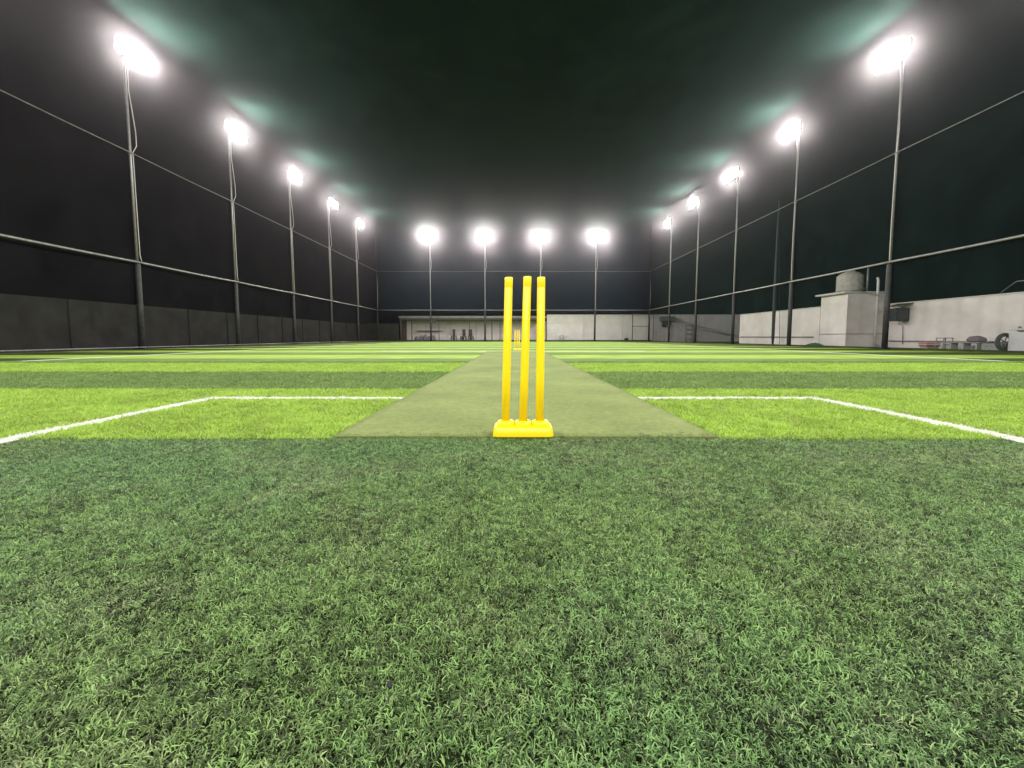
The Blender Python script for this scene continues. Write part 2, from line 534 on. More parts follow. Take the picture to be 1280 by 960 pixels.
# further strips: shorter straighter lime and green pile
protoB = [tuft_mesh('tuft', 6, 0.022, 0.0034, 0.012, 0.9, 300 + i) for i in range(10)]
for m_ in protoB: m_.materials.append(bl)
P = rand_pts(STRIPE0 + 0.005, 8.4, lambda y: 5600 / (1 + 0.9 * (y - 1.99)), lambda y: 1.28 * y + 0.4)
x, y = P[:, 0], P[:, 1]
P = P[~((x > MX0 - 0.008) & (x < MX1 + 0.008) & (y > 1.9))]
n = len(P)
kk = np.floor((P[:, 1] - STRIPE0) / ROLL).astype(int)
lime = np.array([0.38, 0.56, 0.085]); deep = np.array([0.20, 0.31, 0.088])
tint = np.where((kk % 2 == 0)[:, None], lime, deep)
pc = fbm(P[:, 0], P[:, 1], 2.2, 75); pb = fbm(P[:, 0], P[:, 1], 8, 85)
tint = tint * (0.79 + 0.22 * rng.random(n) + 0.5 * (pb - 0.5) + 0.25 * (pc - 0.5))[:, None]
st = rng.random(n) < 0.03
tint[st] = np.array([0.40, 0.42, 0.15])
wl = near_line(P)
tint[wl] = np.array([0.78, 0.80, 0.72]) * rng.uniform(0.88, 1.05, wl.sum())[:, None]
scl = (0.85 + 0.3 * rng.random(n)) * (1 + 0.06 * (P[:, 1] - 2))
scl[wl] *= 0.75
scatter('lime_pile', np.c_[P, np.full(n, 0.0)], rots_for(n, 0.18), scl, tint, protoB,
        'short lime and mid green artificial grass in bands beyond the near stumps')

bm = bmesh.new(); bmesh.ops.create_icosphere(bm, subdivisions=2, radius=0.0045)
for v in bm.verts: v.co *= 1 + 0.25 * noise.noise(v.co * 300)
pb_ = obj('pebble', bm, M['rubber']); pb_.location = (-0.168, 0.545, 0.020)
tag(pb_, 'tiny dark stone lying in the foreground grass', 'pebble')

# ------------------------------------------------------------------ cricket stumps
st = thing('cricket_stumps', 'large bright yellow plastic stumps on a moulded base, nearest the camera', 'cricket stumps', (0.046, 2.072, 0.012), 0, 'yellow cricket stumps')
SP = 0.0875
bm = bmesh.new()
# moulded base: tapered tray with three merged collars
def rr_ring(hw, hd, z, rad, seg=6):
    pts = []
    for cx, cy, a0 in ((hw - rad, hd - rad, 0), (-hw + rad, hd - rad, 90), (-hw + rad, -hd + rad, 180), (hw - rad, -hd + rad, 270)):
        for q in range(seg + 1):
            a = R(a0 + 90 * q / seg)
            pts.append(bm.verts.new((cx + rad * math.cos(a), cy + rad * math.sin(a), z)))
    return pts
prof = [(0.152, 0.066, 0.0), (0.153, 0.067, 0.004), (0.147, 0.060, 0.045), (0.143, 0.056, 0.052), (0.135, 0.048, 0.056)]
rings = [rr_ring(a, c, z, 0.022) for a, c, z in prof]
for i in range(len(rings) - 1):
    m_ = len(rings[i])
    for q in range(m_):
        bm.faces.new((rings[i][q], rings[i][(q + 1) % m_], rings[i + 1][(q + 1) % m_], rings[i + 1][q])).smooth = True
bm.faces.new(rings[0][::-1]); bm.faces.new(rings[-1])
obj('base', bm, M['yellow'], st)
for i in (-1, 0, 1):
    bm = bmesh.new()
    b_lathe(bm, [(0.0465, 0.045), (0.0455, 0.062), (0.042, 0.070), (0.034, 0.0745), (0.0235, 0.076), (0.0225, 0.073)], (i * SP, 0, 0), 24)
    obj('collar', bm, M['yellow'], st)
for i, (bx, tx, h) in zip((-1, 0, 1), ((-SP - 0.003, -SP + 0.0155, 0.795), (0.000, 0.0215, 0.799), (SP - 0.002, SP + 0.003, 0.796))):
    bm = bmesh.new()
    pr = [(0.0205, 0.05), (0.0205, 0.30), (0.0203, h - 0.055), (0.0197, h - 0.0535), (0.0197, h - 0.0515), (0.0203, h - 0.050),
          (0.0203, h - 0.006), (0.0190, h - 0.002), (0.0150, h), (0.008, h + 0.001)]
    b_lathe(bm, pr, (0, 0, 0), 24)
    for v in bm.verts:
        v.co.x += bx + (tx - bx) * (v.co.z - 0.05) / (h - 0.05)
    obj('stump', bm, M['yellow'], st)
st.scale = (0.957, 0.957, 0.962)
dup(st, (0.13, 16.3, 0.0), 0.0, 'small distant yellow stumps at the far end of the pitch mat', 'yellow cricket stumps')

# ------------------------------------------------------------------ floodlight poles
GP = 'floodlight poles around the turf'
def make_pole(label):
    t = thing('floodlight_pole', label, 'light pole', (0, 0, 0), 0, GP)
    bm = bmesh.new()
    b_lathe(bm, [(0.105, -0.03), (0.102, 1.8), (0.098, H_MID - 0.12), (0.085, H_MID - 0.04), (0.06, H_MID - 0.02)], seg=12)
    obj('lower_post', bm, M['post_dark'], t)
    bm = bmesh.new()
    b_lathe(bm, [(0.048, H_MID - 0.02), (0.045, H_UP), (0.040, H_LAMP + 0.1), (0.02, H_LAMP + 0.13)], seg=10)
    obj('upper_post', bm, M['galv'], t)
    boxo('base_plate', (0, 0, 0.012), (0.30, 0.30, 0.02), M['post_dark'], t)
    # conduit strapped to the post, slack near the top
    pts = [(0.09, 0.10, H_MID + 0.06), (0.075, 0.06, H_MID + 0.3), (0.078, 0.045, 5.0), (0.07, 0.045, H_UP - 0.3), (0.06, 0.05, H_UP + 0.05),
           (0.13, 0.16, H_UP + 0.35), (0.12, 0.17, H_UP + 0.9), (0.09, 0.09, H_UP + 1.8), (0.055, 0.05, H_UP + 2.4), (0.12, 0.0, H_LAMP - 0.15)]
    tubeo('cable', pts, 0.016, M['cable'], t, 6)
    for hz in (H_MID, H_UP):
        bm = bmesh.new(); b_lathe(bm, [(0.066, hz - 0.05), (0.072, hz - 0.045), (0.072, hz + 0.045), (0.066, hz + 0.05)], seg=10)
        obj('clamp', bm, M['galv'], t)
    bm = bmesh.new()
    b_box(bm, (0.14, 0, H_LAMP - 0.12), (0.34, 0.06, 0.06)); b_box(bm, (0.32, 0, H_LAMP - 0.12), (0.06, 1.45, 0.06))
    obj('crossarm', bm, M['galv'], t)
    tilt = Matrix.Rotation(R(2), 3, 'Y')      # local +x normal tipped downwards
    for sy in (-0.40, 0.40):
        c = Vector((0.47, sy, H_LAMP))
        bm = bmesh.new()
        b_box(bm, c - tilt @ Vector((0.07, 0, 0)), (0.10, 0.72, 0.52), tilt)
        for q in range(9):
            b_box(bm, c - tilt @ Vector((0.15, (q - 4) * 0.078, 0)), (0.07, 0.008, 0.44), tilt)
        h = obj('floodlight', bm, M['housing'], t)
        bm = bmesh.new()
        for yy, zz, s1, s2 in ((0, 0.25, 0.70, 0.02), (0, -0.25, 0.70, 0.02), (0.35, 0, 0.02, 0.48), (-0.35, 0, 0.02, 0.48)):
            b_box(bm, c + tilt @ Vector((-0.012, yy, zz)), (0.025, s1, s2), tilt)
        obj('bezel', bm, M['housing'], h)
        bm = bmesh.new()
        q = [bm.verts.new(c + tilt @ Vector((-0.014, a * 0.338, b_ * 0.238))) for a, b_ in ((-1, -1), (1, -1), (1, 1), (-1, 1))]
        bm.faces.new(q)
        me = bpy.data.meshes.new('lens'); bm.to_mesh(me); bm.free()
        me.materials.append(M['lens']); ln = obj('lens', me, None, h)
        bm = bmesh.new()
        for s_ in (-0.34, 0.34):
            b_box(bm, (0.37, sy + s_, H_LAMP - 0.07), (0.16, 0.012, 0.05))
        b_box(bm, (0.32, sy, H_LAMP - 0.08), (0.04, 0.69, 0.012))
        obj('bracket', bm, M['galv'], h)
    return t

ordn = ['nearest', 'second', 'third', 'fourth', 'farthest']
proto = None
def add_pole(loc, rz, label):
    global proto
    if proto is None:
        proto = make_pole(label); proto.location = loc; proto.rotation_euler = (0, 0, rz)
        return proto
    return dup(proto, loc, rz, label, GP)
for side, sx, rz in (('left', -1, 0.0), ('right', 1, math.pi)):
    for i, yy in enumerate(POLE_Y):
        v = i - 6
        if v >= 0:
            lab = f'{ordn[v]} floodlight pole in view on the {side} side fence'
            if v in (1, 2, 3): lab = f'{ordn[v]} lit pole from the camera along the {side} side fence'
        else:
            nm = ['sixth', 'fifth', 'fourth', 'third', 'second', 'first'][i]
            lab = f'floodlight pole outside the picture on the {side} fence, {nm} back from the visible ones'
        add_pole((sx * FX, yy, 0), rz, lab)
BX = [-9.27, -3.2, 2.97, 9.1]
for i, bx in enumerate(BX):
    lab = ['leftmost lit pole along the back fence', 'second lit pole from the left on the back fence, left of the stumps',
           'third lit pole on the back fence, standing right behind the stumps', 'rightmost lit pole along the back fence'][i]
    add_pole((bx, YB, 0), -math.pi / 2, lab)
for i, bx in enumerate(BX):
    add_pole((bx, YR, 0), math.pi / 2, f'floodlight pole behind the camera on the rear fence, {["first", "second", "third", "fourth"][i]} from the left')
cpost = None
for (cx, cy, lab) in ((-FX, YB, 'plain thin corner post where left and back fences meet'), (FX, YB, 'plain thin corner post where right and back fences meet'),
                      (-FX, YR, 'plain corner post behind the camera on the left'), (FX, YR, 'plain corner post behind the camera on the right')):
    t = thing('corner_post', lab, 'fence post', (cx, cy, 0), 0, 'corner posts')
    bm = bmesh.new(); b_lathe(bm, [(0.075, -0.03), (0.07, H_MID), (0.03, H_MID + 0.05), (0.025, H_NET)], seg=8)
    obj('post', bm, M['post_dark'], t)
    tubeo('stay', [(0, 0, 7.6), (0.06, 0, 5.0), (0.02, 0, 3.8)], 0.02, M['cable'], t, 6)

# ------------------------------------------------------------------ fences: rails and hanging nets
def net_panel(p0, p1, z0, z1, m, parent, seed, inward, bulge=0.12):
    """net hung between two posts, from z1 (scalloped top) down to z0"""
    p0, p1 = Vector(p0), Vector(p1)
    d = p1 - p0; nrm = Vector((-d.y, d.x)).normalized()
    nu, nv = 8, 20
    inn, lean = inward
    bm = bmesh.new(); g = []
    for i in range(nu + 1):
        u = i / nu; row = []
        top = z1 - 0.20 * 4 * u * (1 - u)
        for j in range(nv + 1):
            v = j / nv
            z = z0 + (top - z0) * v
            off = bulge * math.sin(math.pi * u) * (0.4 + 0.6 * math.sin(math.pi * v)) + 0.05 * noise.noise(Vector((u * 5 + seed * 3.1, v * 7, 0)))
            q = p0 + d * u + nrm * off
            if v > 0.90:
                q = q + Vector(inn) * ((v - 0.90) / 0.10) * lean
            row.append(bm.verts.new((q.x, q.y, z)))
        g.append(row)
    for i in range(nu):
        for j in range(nv):
            bm.faces.new((g[i][j], g[i + 1][j], g[i + 1][j + 1], g[i][j + 1])).smooth = True
    obj('net_panel', bm, m, parent)

def fence(label, stations, m, out, low_rail):
    t = thing('perimeter_fence', label, 'fence', ((stations[0][0] + stations[-1][0]) / 2, (stations[0][1] + stations[-1][1]) / 2, 0))
    off = Vector(t.location)
    for i in range(len(stations) - 1):
        a = Vector((*stations[i], 0)) - off; c = Vector((*stations[i + 1], 0)) - off
        dd = (c - a).normalized(); o_ = Vector((out[0], out[1], 0))
        for hz, rr, ins in ((H_MID, 0.044, 0.11), (H_UP, 0.020, 0.10)):
            a2 = a + dd * 0.0 - o_ * ins; c2 = c - dd * 0.0 - o_ * ins
            pts = [a2.lerp(c2, q / 6) + Vector((0, 0, hz - 0.015 * math.sin(math.pi * q / 6))) for q in range(7)]
            pts[0] += dd * 0.01; pts[-1] -= dd * 0.01
            tubeo('rail', pts, rr, M['galv'] if hz < 5 else M['rail_up'], t, 8)
        if low_rail:
            pts = [a + dd * 0.02 - o_ * 0.16 + Vector((0, 0, 0.085)), c - dd * 0.02 - o_ * 0.16 + Vector((0, 0, 0.085))]
            tubeo('bottom_rail', pts, 0.022, M['galv'], t, 8)
        net_panel((a + o_ * 0.12)[:2], (c + o_ * 0.12)[:2], 0.03 if out[0] < 0 else (0.03 if out[0] > 0 else 3.2), H_NET, m, t, i + out[0] * 7, ((-out[0], -out[1]), 0.37))
    return t
yl = [YR] + POLE_Y + [YB]
fence('tall left side fence of grey rails with a fine black net behind', [(-FX, y_) for y_ in yl], M['net_left'], (-1, 0), True)
fence('tall right side fence of grey rails with a dark green net behind', [(FX, y_) for y_ in yl], M['net_right'], (1, 0), False)
xs = [-FX] + BX + [FX]
fence('back fence of thin rails and slate net across the far end', [(x_, YB) for x_ in xs], M['net_back'], (0, 1), False)
fence('rear fence of rails and net behind the camera', [(x_, YR) for x_ in xs], M['net_back'], (0, -1), False)
# roof net
rn = thing('roof_net', 'sagging green net stretched over the whole turf like a ceiling', 'netting', (0, (YR + YB) / 2, 0))
yc = (YR + YB) / 2
def roof_z(x, y):
    u = abs(x) / RX
    f = ((y - Y1) / BAY) % 1.0
    scal = 0.20 * 4 * f * (1 - f) * u ** 6
    v = (y - YR) / (YB - YR)
    xb = np.interp(x, xs, range(6)) % 1.0
    e = max(0, 1 - min(y - YR, YB - y) / 3.0)
    scal2 = 0.20 * 4 * xb * (1 - xb) * e ** 2
    mid = 0.5 * (1 - u ** 2) * min(1, 6 * v * (1 - v) * 1.5)
    fold = 0.10 * noise.noise(Vector((x * 0.25, y * 0.15, 9)))
    gat = 0.0
    return H_NET - scal - scal2 - mid - fold * min(1, (1 - u) * 8) + gat * 0.5
for bi in range(len(yl) - 1):
    ya, yb = max(yl[bi], YR + 0.25), min(yl[bi + 1], RYB)
    bm = bmesh.new(); g = []
    NX, NY = 72, 16
    for i in range(NX + 1):
        s_ = -1 + 2 * i / NX
        x_ = RX * math.copysign(1 - (1 - abs(s_)) ** 1.5, s_)
        row = []
        for j in range(NY + 1):
            y_ = ya + (yb - ya) * j / NY
            row.append(bm.verts.new((x_, y_ - yc, roof_z(x_, min(max(y_, YR + .001), YB - .001)))))
        g.append(row)
    for i in range(NX):
        for j in range(NY):
            bm.faces.new((g[i][j], g[i + 1][j], g[i + 1][j + 1], g[i][j + 1])).smooth = True
    obj('net_panel', bm, M['net_roof'], rn)

# ------------------------------------------------------------------ walls
WY0, WY1 = -26.0, YB + 2
def wall(name, label, segs, h, m, cap, thick=0.22, pil=None, pilm=None):
    """segs: list of (x0,y0,x1,y1) front-face lines"""
    t = thing(name, label, 'wall', (0, 0, 0))
    for (x0, y0_, x1, y1_, nx_, ny_) in segs:
        cx, cy = (x0 + x1) / 2 + nx_ * thick / 2, (y0_ + y1_) / 2 + ny_ * thick / 2
        sx_, sy_ = (abs(x1 - x0) or thick), (abs(y1_ - y0_) or thick)
        boxo('wall_panel', (cx, cy, h / 2 - 0.03), (sx_, sy_, h), m, t)
        if cap:
            boxo('coping', (cx, cy, h - 0.03 + 0.025), (sx_ + (0.06 if nx_ else 0), sy_ + (0.06 if ny_ else 0), 0.05), cap, t)
        if pil:
            L_ = abs(x1 - x0) + abs(y1_ - y0_)
            n_ = int(L_ / pil)
            for q in range(1, n_):
                f = q / n_
                px, py = x0 + (x1 - x0) * f - nx_ * 0.02, y0_ + (y1_ - y0_) * f - ny_ * 0.02
                boxo('pilaster', (px, py, h / 2 - 0.03), (0.10 if nx_ else 0.22, 0.10 if ny_ else 0.22, h - 0.01), pilm or m, t)
    return t
WXL = -17.2
wall('boundary_wall', 'dark unpainted boundary wall running behind the left fence', [(WXL, WY0, WXL, WY1 + 0.2, -1, 0)], 1.98, M['wall_dark'], None, pil=3.0)
wall('boundary_wall', 'short dark wall behind the left end of the back fence', [(WXL + 0.02, WY1, -13.45, WY1, 0, 1)], 2.1, M['wall_dark'], None)
wall('boundary_wall', 'whitewashed boundary wall behind the right fence, nearer than the tank house', [(19.0, WY0, 19.0, 21.92, 1, 0)], 2.16, M['wall_white'], M['wall_coping'])
wall('boundary_wall', 'whitewashed boundary wall behind the right fence, beyond the tank house', [(17.0, 23.82, 17.0, 32.2, 1, 0)], 2.16, M['wall_white'], M['wall_coping'])
wall('boundary_wall', 'tall pale wall behind the right half of the back fence', [(3.9, WY1, 26.5, WY1, 0, 1)], 3.10, M['wall_back'], M['wall_coping'])
wall('boundary_wall', 'whitewashed wall behind the camera beyond the rear fence', [(-17.0, WY0 - 0.3, 19.0, WY0 - 0.3, 0, -1)], 2.16, M['wall_white'], None)
# vertical joints on the back wall
bw = [o for o in COL.objects if o.get('label') == 'tall pale wall behind the right half of the back fence'][0]
for jx in (8.2, 12.7, 17.1, 21.5):
    boxo('joint_strip', (jx, WY1 - 0.012, 1.5), (0.10, 0.024, 3.0), M['wall_coping'], bw)

# kerbs under the fences
kb = struct(boxo('kerb', (FX + 0.25, (YR + YB) / 2, 0.02), (0.18, YB - YR + 0.4, 0.10), M['turf_worn']))
struct(boxo('kerb', (-FX - 0.25, (YR + YB) / 2, 0.02), (0.18, YB - YR + 0.4, 0.08), M['wall_dark']))
struct(boxo('kerb', (0, YB + 0.32, 0.07), (2 * FX + 0.8, 0.22, 0.20), M['turf_worn']))

# ------------------------------------------------------------------ tank house (right)
th = thing('tank_house', 'small white flat-roofed room with a water tank on top behind the right fence', 'building', (18, 22.8, 0))
def rel(c): return (c[0] - 18, c[1] - 22.8, c[2])
boxo('wall', rel((18.0, 22.86, 1.35)), (1.96, 1.88, 2.74), M['wall_white'], th)
boxo('roof', rel((17.92, 22.90, 2.765)), (2.30, 2.10, 0.09), M['wall_coping'], th)
boxo('band', rel((16.995, 22.86, 0.66)), (0.03, 1.90, 0.035), M['shed_wall'], th)
boxo('band', rel((18.0, 21.895, 0.66)), (1.96, 0.03, 0.035), M['shed_wall'], th)
boxo('downpipe_shoe', rel((18.55, 21.88, 0.06)), (0.2, 0.16, 0.12), M['shed_wall'], th)
tubeo('downpipe', [rel((18.45, 21.84, 0.1)), rel((18.45, 21.84, 3.35)), rel((18.45, 21.90, 3.5))], 0.06, M['white_pl'], th, 10)
tubeo('mast', [rel((18.20, 22.2, 2.80)), rel((18.20, 22.2, 4.15))], 0.045, M['galv'], th, 8)
tubeo('pipe', [rel((17.0 + .6, 22.15, 2.95)), rel((18.20, 22.2, 3.0))], 0.03, M['galv'], th, 8)
tk = thing('water_tank', 'round beige plastic water tank standing on the white room roof', 'water tank', (17.95, 23.05, 2.81))
bm = bmesh.new()
pr = [(0.55, 0.0), (0.57, 0.03)]
for q in range(7):
    z = 0.1 + q * 0.12
    pr += [(0.57, z), (0.595, z + 0.03), (0.595, z + 0.07), (0.57, z + 0.10)]
pr += [(0.55, 0.96), (0.40, 1.08), (0.24, 1.13)]
b_lathe(bm, pr, seg=28); obj('drum', bm, M['tank'], tk)
bm = bmesh.new(); b_lathe(bm, [(0.22, 1.12), (0.235, 1.13), (0.235, 1.18), (0.20, 1.21), (0.05, 1.22)], seg=20); obj('lid', bm, M['tank'], tk)
tubeo('outlet_pipe', [(-0.3, -0.55, 0.12), (-0.3, -0.72, 0.12), (-0.3, -0.72, 0.0)], 0.03, M['grey_pl'], tk, 8)

# meter box with awning on the near right wall
mb = thing('meter_box', 'dark electrical box under a slanted sheet on the right wall behind the nearest pole', 'electrical box', (18.8, 20.8, 1.15))
boxo('cabinet', (-0.12, 0, 0.42), (0.62, 0.42, 0.62), M['post_dark'], mb, 0.01)
boxo('door', (-0.14, -0.222, 0.42), (0.48, 0.02, 0.5), M['housing'], mb)
boxo('awning', (-0.15, 0, 0.90), (0.95, 0.75, 0.02), M['brown'], mb, rot=Matrix.Rotation(R(-12), 3, 'Y'))
for s_ in (-0.16, 0.16):
    tubeo('awning_stay', [(0.14, s_, 0.70), (-0.38, s_, 0.83)], 0.012, M['post_dark'], mb, 6)
tubeo('conduit', [(-0.1, 0, 0.11), (-0.1, 0, -0.05), (0.12, 0.02, -0.1), (0.16, 0.02, -1.0)], 0.02, M['grey_pl'], mb, 6)

# pipes along the walls
def wallpipe(label, pts, r, m=None):
    t = tubeo('wall_pipe', pts, r, m or M['shed_wall'], None, 8)
    tag(t, label, 'pipe')
wallpipe('thin grey pipe low along the near right wall', [(18.93, 8, 0.30), (18.93, 21.6, 0.30)], 0.03)
wallpipe('thin grey pipe low along the right wall beyond the white room', [(16.93, 24.2, 0.50), (16.93, 32.1, 0.52)], 0.035)
wallpipe('grey pipe sloping down across the pale back wall on the right', [(20.7, 49.92, 1.62), (25.2, 49.92, 0.7)], 0.05)
wallpipe('pale conduit strung above the near right wall', [(19.1, 10.0, 2.62), (19.1, 16.4, 2.60), (19.1, 16.9, 2.22)], 0.022, M['galv'])

# utility pole beyond the right fence
up = thing('utility_pole', 'dark bare pole outside the right fence between two lit poles', 'utility pole', (16.25, 26.8, 0))
bm = bmesh.new(); b_lathe(bm, [(0.05, -0.02), (0.09, 0.5), (0.10, 3.0), (0.05, 7.0), (0.035, 8.9)], seg=10)
obj('shaft', bm, M['post_dark'], up)
tubeo('stay_wire', [(0, 0, 8.6), (0.5, 0.1, 0.0)], 0.012, M['post_dark'], up, 5)

# ------------------------------------------------------------------ clutter by the right wall
def stool(name, label, loc, h, wd, m, group=None, cat='stool'):
    t = thing(name, label, cat, loc, random.uniform(-0.3, 0.3), group)
    boxo('seat', (0, 0, h - 0.02), (wd, wd, 0.035), m, t, 0.008)
    for sx_ in (-1, 1):
        for sy_ in (-1, 1):
            tubeo('leg', [(sx_ * wd * 0.42, sy_ * wd * 0.42, h - 0.03), (sx_ * wd * 0.5, sy_ * wd * 0.5, 0)], 0.018, m, t, 6)
    boxo('stretcher', (0, -wd * 0.46, h * 0.45), (wd * 0.85, 0.02, 0.025), m, t)
    return t
GZ = -0.03
cr = thing('crate', 'dull red plastic crate on the ground by the right wall', 'crate', (18.35, 18.85, GZ))
boxo('floor', (0, 0, 0.12), (0.58, 0.4, 0.02), M['red_pl'], cr)
boxo('block', (0, 0, 0.055), (0.5, 0.34, 0.11), M['shed_wall'], cr)
for sy_ in (-0.19, 0.19):
    for z in (0.16, 0.23, 0.30):
        boxo('slat', (0, sy_, z), (0.58, 0.015, 0.045), M['red_pl'], cr)
for sx_ in (-0.285, 0.285):
    for z in (0.16, 0.23, 0.30):
        boxo('slat', (sx_, 0, z), (0.015, 0.37, 0.045), M['red_pl'], cr)
stool('plastic_stool', 'grey plastic stool between the red crate and the low bench', (18.25, 18.1, GZ), 0.50, 0.40, M['grey_pl'])
be = thing('bench', 'long low grey bench in front of the near right wall', 'bench', (18.35, 17.3, GZ), R(90))
boxo('seat', (0, 0, 0.30), (1.3, 0.36, 0.05), M['grey_pl'], be, 0.01)
for s_ in (-0.5, 0, 0.5):
    boxo('leg', (s_, 0, 0.14), (0.06, 0.3, 0.28), M['shed_wall'], be)
def sack(label, loc, s, m, grp=None, seed=0):
    bm = bmesh.new()
    bmesh.ops.create_icosphere(bm, subdivisions=3, radius=1)
    for v in bm.verts:
        n_ = 1 + 0.18 * noise.noise(v.co * 1.6 + Vector((seed * 5.1, 0, 0)))
        v.co = Vector((v.co.x * s[0] * n_, v.co.y * s[1] * n_, max(-0.55, v.co.z) * s[2] * n_ + 0.55 * s[2]))
    for f in bm.faces: f.smooth = True
    o = obj('sack', bm, m); o.location = loc
    return tag(o, label, 'sack', grp)
sack('slumped grey sack lying on the low bench by the right wall', (18.35, 16.95, 0.295), (0.25, 0.3, 0.16), M['sack'], seed=1)
boxl = boxo('storage_box', (18.3, 16.15, GZ + 0.14), (0.45, 0.7, 0.28), M['grey_pl'], None, 0.02)
tag(boxl, 'low grey box between the bench and the black tyre', 'box')
ty = thing('tyre', 'black tyre leaning beside the white chest at the right edge', 'tyre', (18.1, 15.75, GZ))
bm = bmesh.new()
Rr, rr = 0.27, 0.07
ring = []
for i in range(28):
    a = 2 * math.pi * i / 28; row = []
    for j in range(10):
        b_ = 2 * math.pi * j / 10
        rad = Rr + rr * math.cos(b_)
        row.append(bm.verts.new((rad * math.cos(a), rr * 0.9 * math.sin(b_), rad * math.sin(a) + Rr + rr)))
    ring.append(row)
for i in range(28):
    for j in range(10):
        bm.faces.new((ring[i][j], ring[(i + 1) % 28][j], ring[(i + 1) % 28][(j + 1) % 10], ring[i][(j + 1) % 10])).smooth = True
obj('tread', bm, M['tyre'], ty)
bm = bmesh.new()
for q in range(5):
    a = q * 2 * math.pi / 5
    b_tube(bm, [(0, 0, Rr + rr), (0.21 * math.cos(a), 0, Rr + rr + 0.21 * math.sin(a))], 0.02, 6)
obj('wheel_spokes', bm, M['grey_pl'], ty)
ch = thing('chest', 'white chest cabinet standing at the right edge by the wall', 'cabinet', (18.35, 15.2, GZ))
boxo('body', (0, 0, 0.38), (0.6, 0.8, 0.76), M['white_pl'], ch, 0.02)
boxo('lid', (0, 0, 0.80), (0.64, 0.84, 0.06), M['white_pl'], ch, 0.015)
boxo('handle', (-0.335, 0, 0.74), (0.03, 0.2, 0.03), M['dark_pl'], ch)
tp = thing('wall_tap', 'small black tap on a stub pipe above the black tyre', 'tap', (18.85, 15.9, 0.80))
tubeo('stub_pipe', [(0.13, 0, 0), (-0.12, 0, 0), (-0.14, 0, -0.08)], 0.025, M['rubber'], tp, 8)
boxo('handle', (-0.06, 0, 0.06), (0.10, 0.03, 0.04), M['rubber'], tp)
# green tarp heap
bm = bmesh.new()
bmesh.ops.create_grid(bm, x_segments=16, y_segments=16, size=0.5)
for v in bm.verts:
    r_ = min(1, v.co.xy.length / 0.5)
    v.co = Vector((v.co.x * 0.9, v.co.y * 1.3, max(0, (1 - r_ ** 2)) * 0.20 + 0.05 * noise.noise(v.co * 9) * (1 - r_) + 0.01))
for f in bm.faces: f.smooth = True
o = obj('tarpaulin', bm, M['green_tarp']); o.location = (16.35, 23.2, GZ)
tag(o, 'crumpled green tarpaulin heap at the foot of the white room', 'tarpaulin')

# ------------------------------------------------------------------ things behind the back fence
sh = thing('open_shed', 'low open shed with slim posts behind the left half of the back fence', 'shed', (-4.8, 51.5, 0))
def srel(c): return (c[0] + 4.8, c[1] - 51.5, c[2])
boxo('back_wall', srel((-4.75, 53.1, 1.4)), (17.2, 0.2, 2.86), M['shed_wall'], sh)
boxo('side_wall', srel((-13.3, 51.8, 1.4)), (0.14, 2.5, 2.8), M['brown'], sh)
boxo('roof', srel((-4.75, 51.8, 3.0)), (17.4, 3.1, 0.05), M['shed_roof'], sh, rot=Matrix.Rotation(R(2), 3, 'X'))
boxo('fascia', srel((-4.75, 50.17, 2.82)), (17.4, 0.06, 0.26), M['shed_roof'], sh)
boxo('beam', srel((-4.75, 50.26, 2.55)), (17.2, 0.08, 0.10), M['shed_steel'], sh)
for px_ in (501, 515, 549, 587, 615, 625, 683):
    X = (px_ - 642) * 50.2 / FPX
    tubeo('post', [srel((X, 50.3, -0.03)), srel((X, 50.3, 2.5))], 0.055 if px_ in (515, 615, 501) else 0.035, M['shed_steel'], sh, 8)
for q in range(6):
    X = -12.4 + q * 3.1
    boxo('wall_panel', srel((X, 52.985, 1.25)), (3.04, 0.03, 2.4), M['wall_white'], sh)
boxo('shelf', srel((-10.3, 52.6, 1.25)), (3.0, 0.4, 0.05), M['shed_steel'], sh)
pt = thing('short_post', 'short dark post inside the left end of the shed', 'post', ((506 - 642) * 51 / FPX, 51.0, GZ))
tubeo('shaft', [(0, 0, 0), (0, 0, 1.6)], 0.06, M['shed_steel'], pt, 8)
# three high backed chairs
for i, px_ in enumerate((567.5, 579.5, 588.5)):
    lab = ['dark high-backed chair behind the back fence, leftmost of three', 'dark high-backed chair behind the back fence, middle of three',
           'dark high-backed chair behind the back fence, rightmost of three'][i]
    X = (px_ - 642) * 49.2 / FPX
    t = thing('chair', lab, 'chair', (X, 49.2, GZ), [0.1, -0.15, 0.2][i], 'dark chairs behind the back fence')
    boxo('seat', (0, 0, 0.60), (0.58, 0.46, 0.05), M['dark_pl'], t, 0.01)
    boxo('backrest', (0.0, 0.22, 1.02), (0.32 + 0.05 * i, 0.06, 0.82), M['dark_pl'], t, 0.05)
    for sx_ in (-0.27, 0.27):
        for sy_ in (-0.2, 0.2):
            tubeo('leg', [(sx_, sy_, 0.6), (sx_ * 1.1, sy_ * 1.1, 0)], 0.045, M['dark_pl'], t, 6)
        tubeo('armrest', [(sx_, 0.2, 0.84), (sx_, -0.2, 0.82), (sx_, -0.2, 0.6)], 0.025, M['dark_pl'], t, 6)
    boxo('front_panel', (0, -0.21, 0.32), (0.30, 0.03, 0.5), M['dark_pl'], t)
for i, px_ in enumerate((562.5, 573.5)):
    X = (px_ - 642) * 49.4 / FPX
    t = boxo('plastic_drum', (X, 49.4, GZ + 0.36), (0.2, 0.2, 0.72), M['white_pl'], None, 0.05)
    tag(t, ['white upright can left of the leftmost dark chair', 'white upright can between the first and middle dark chairs'][i], 'can')
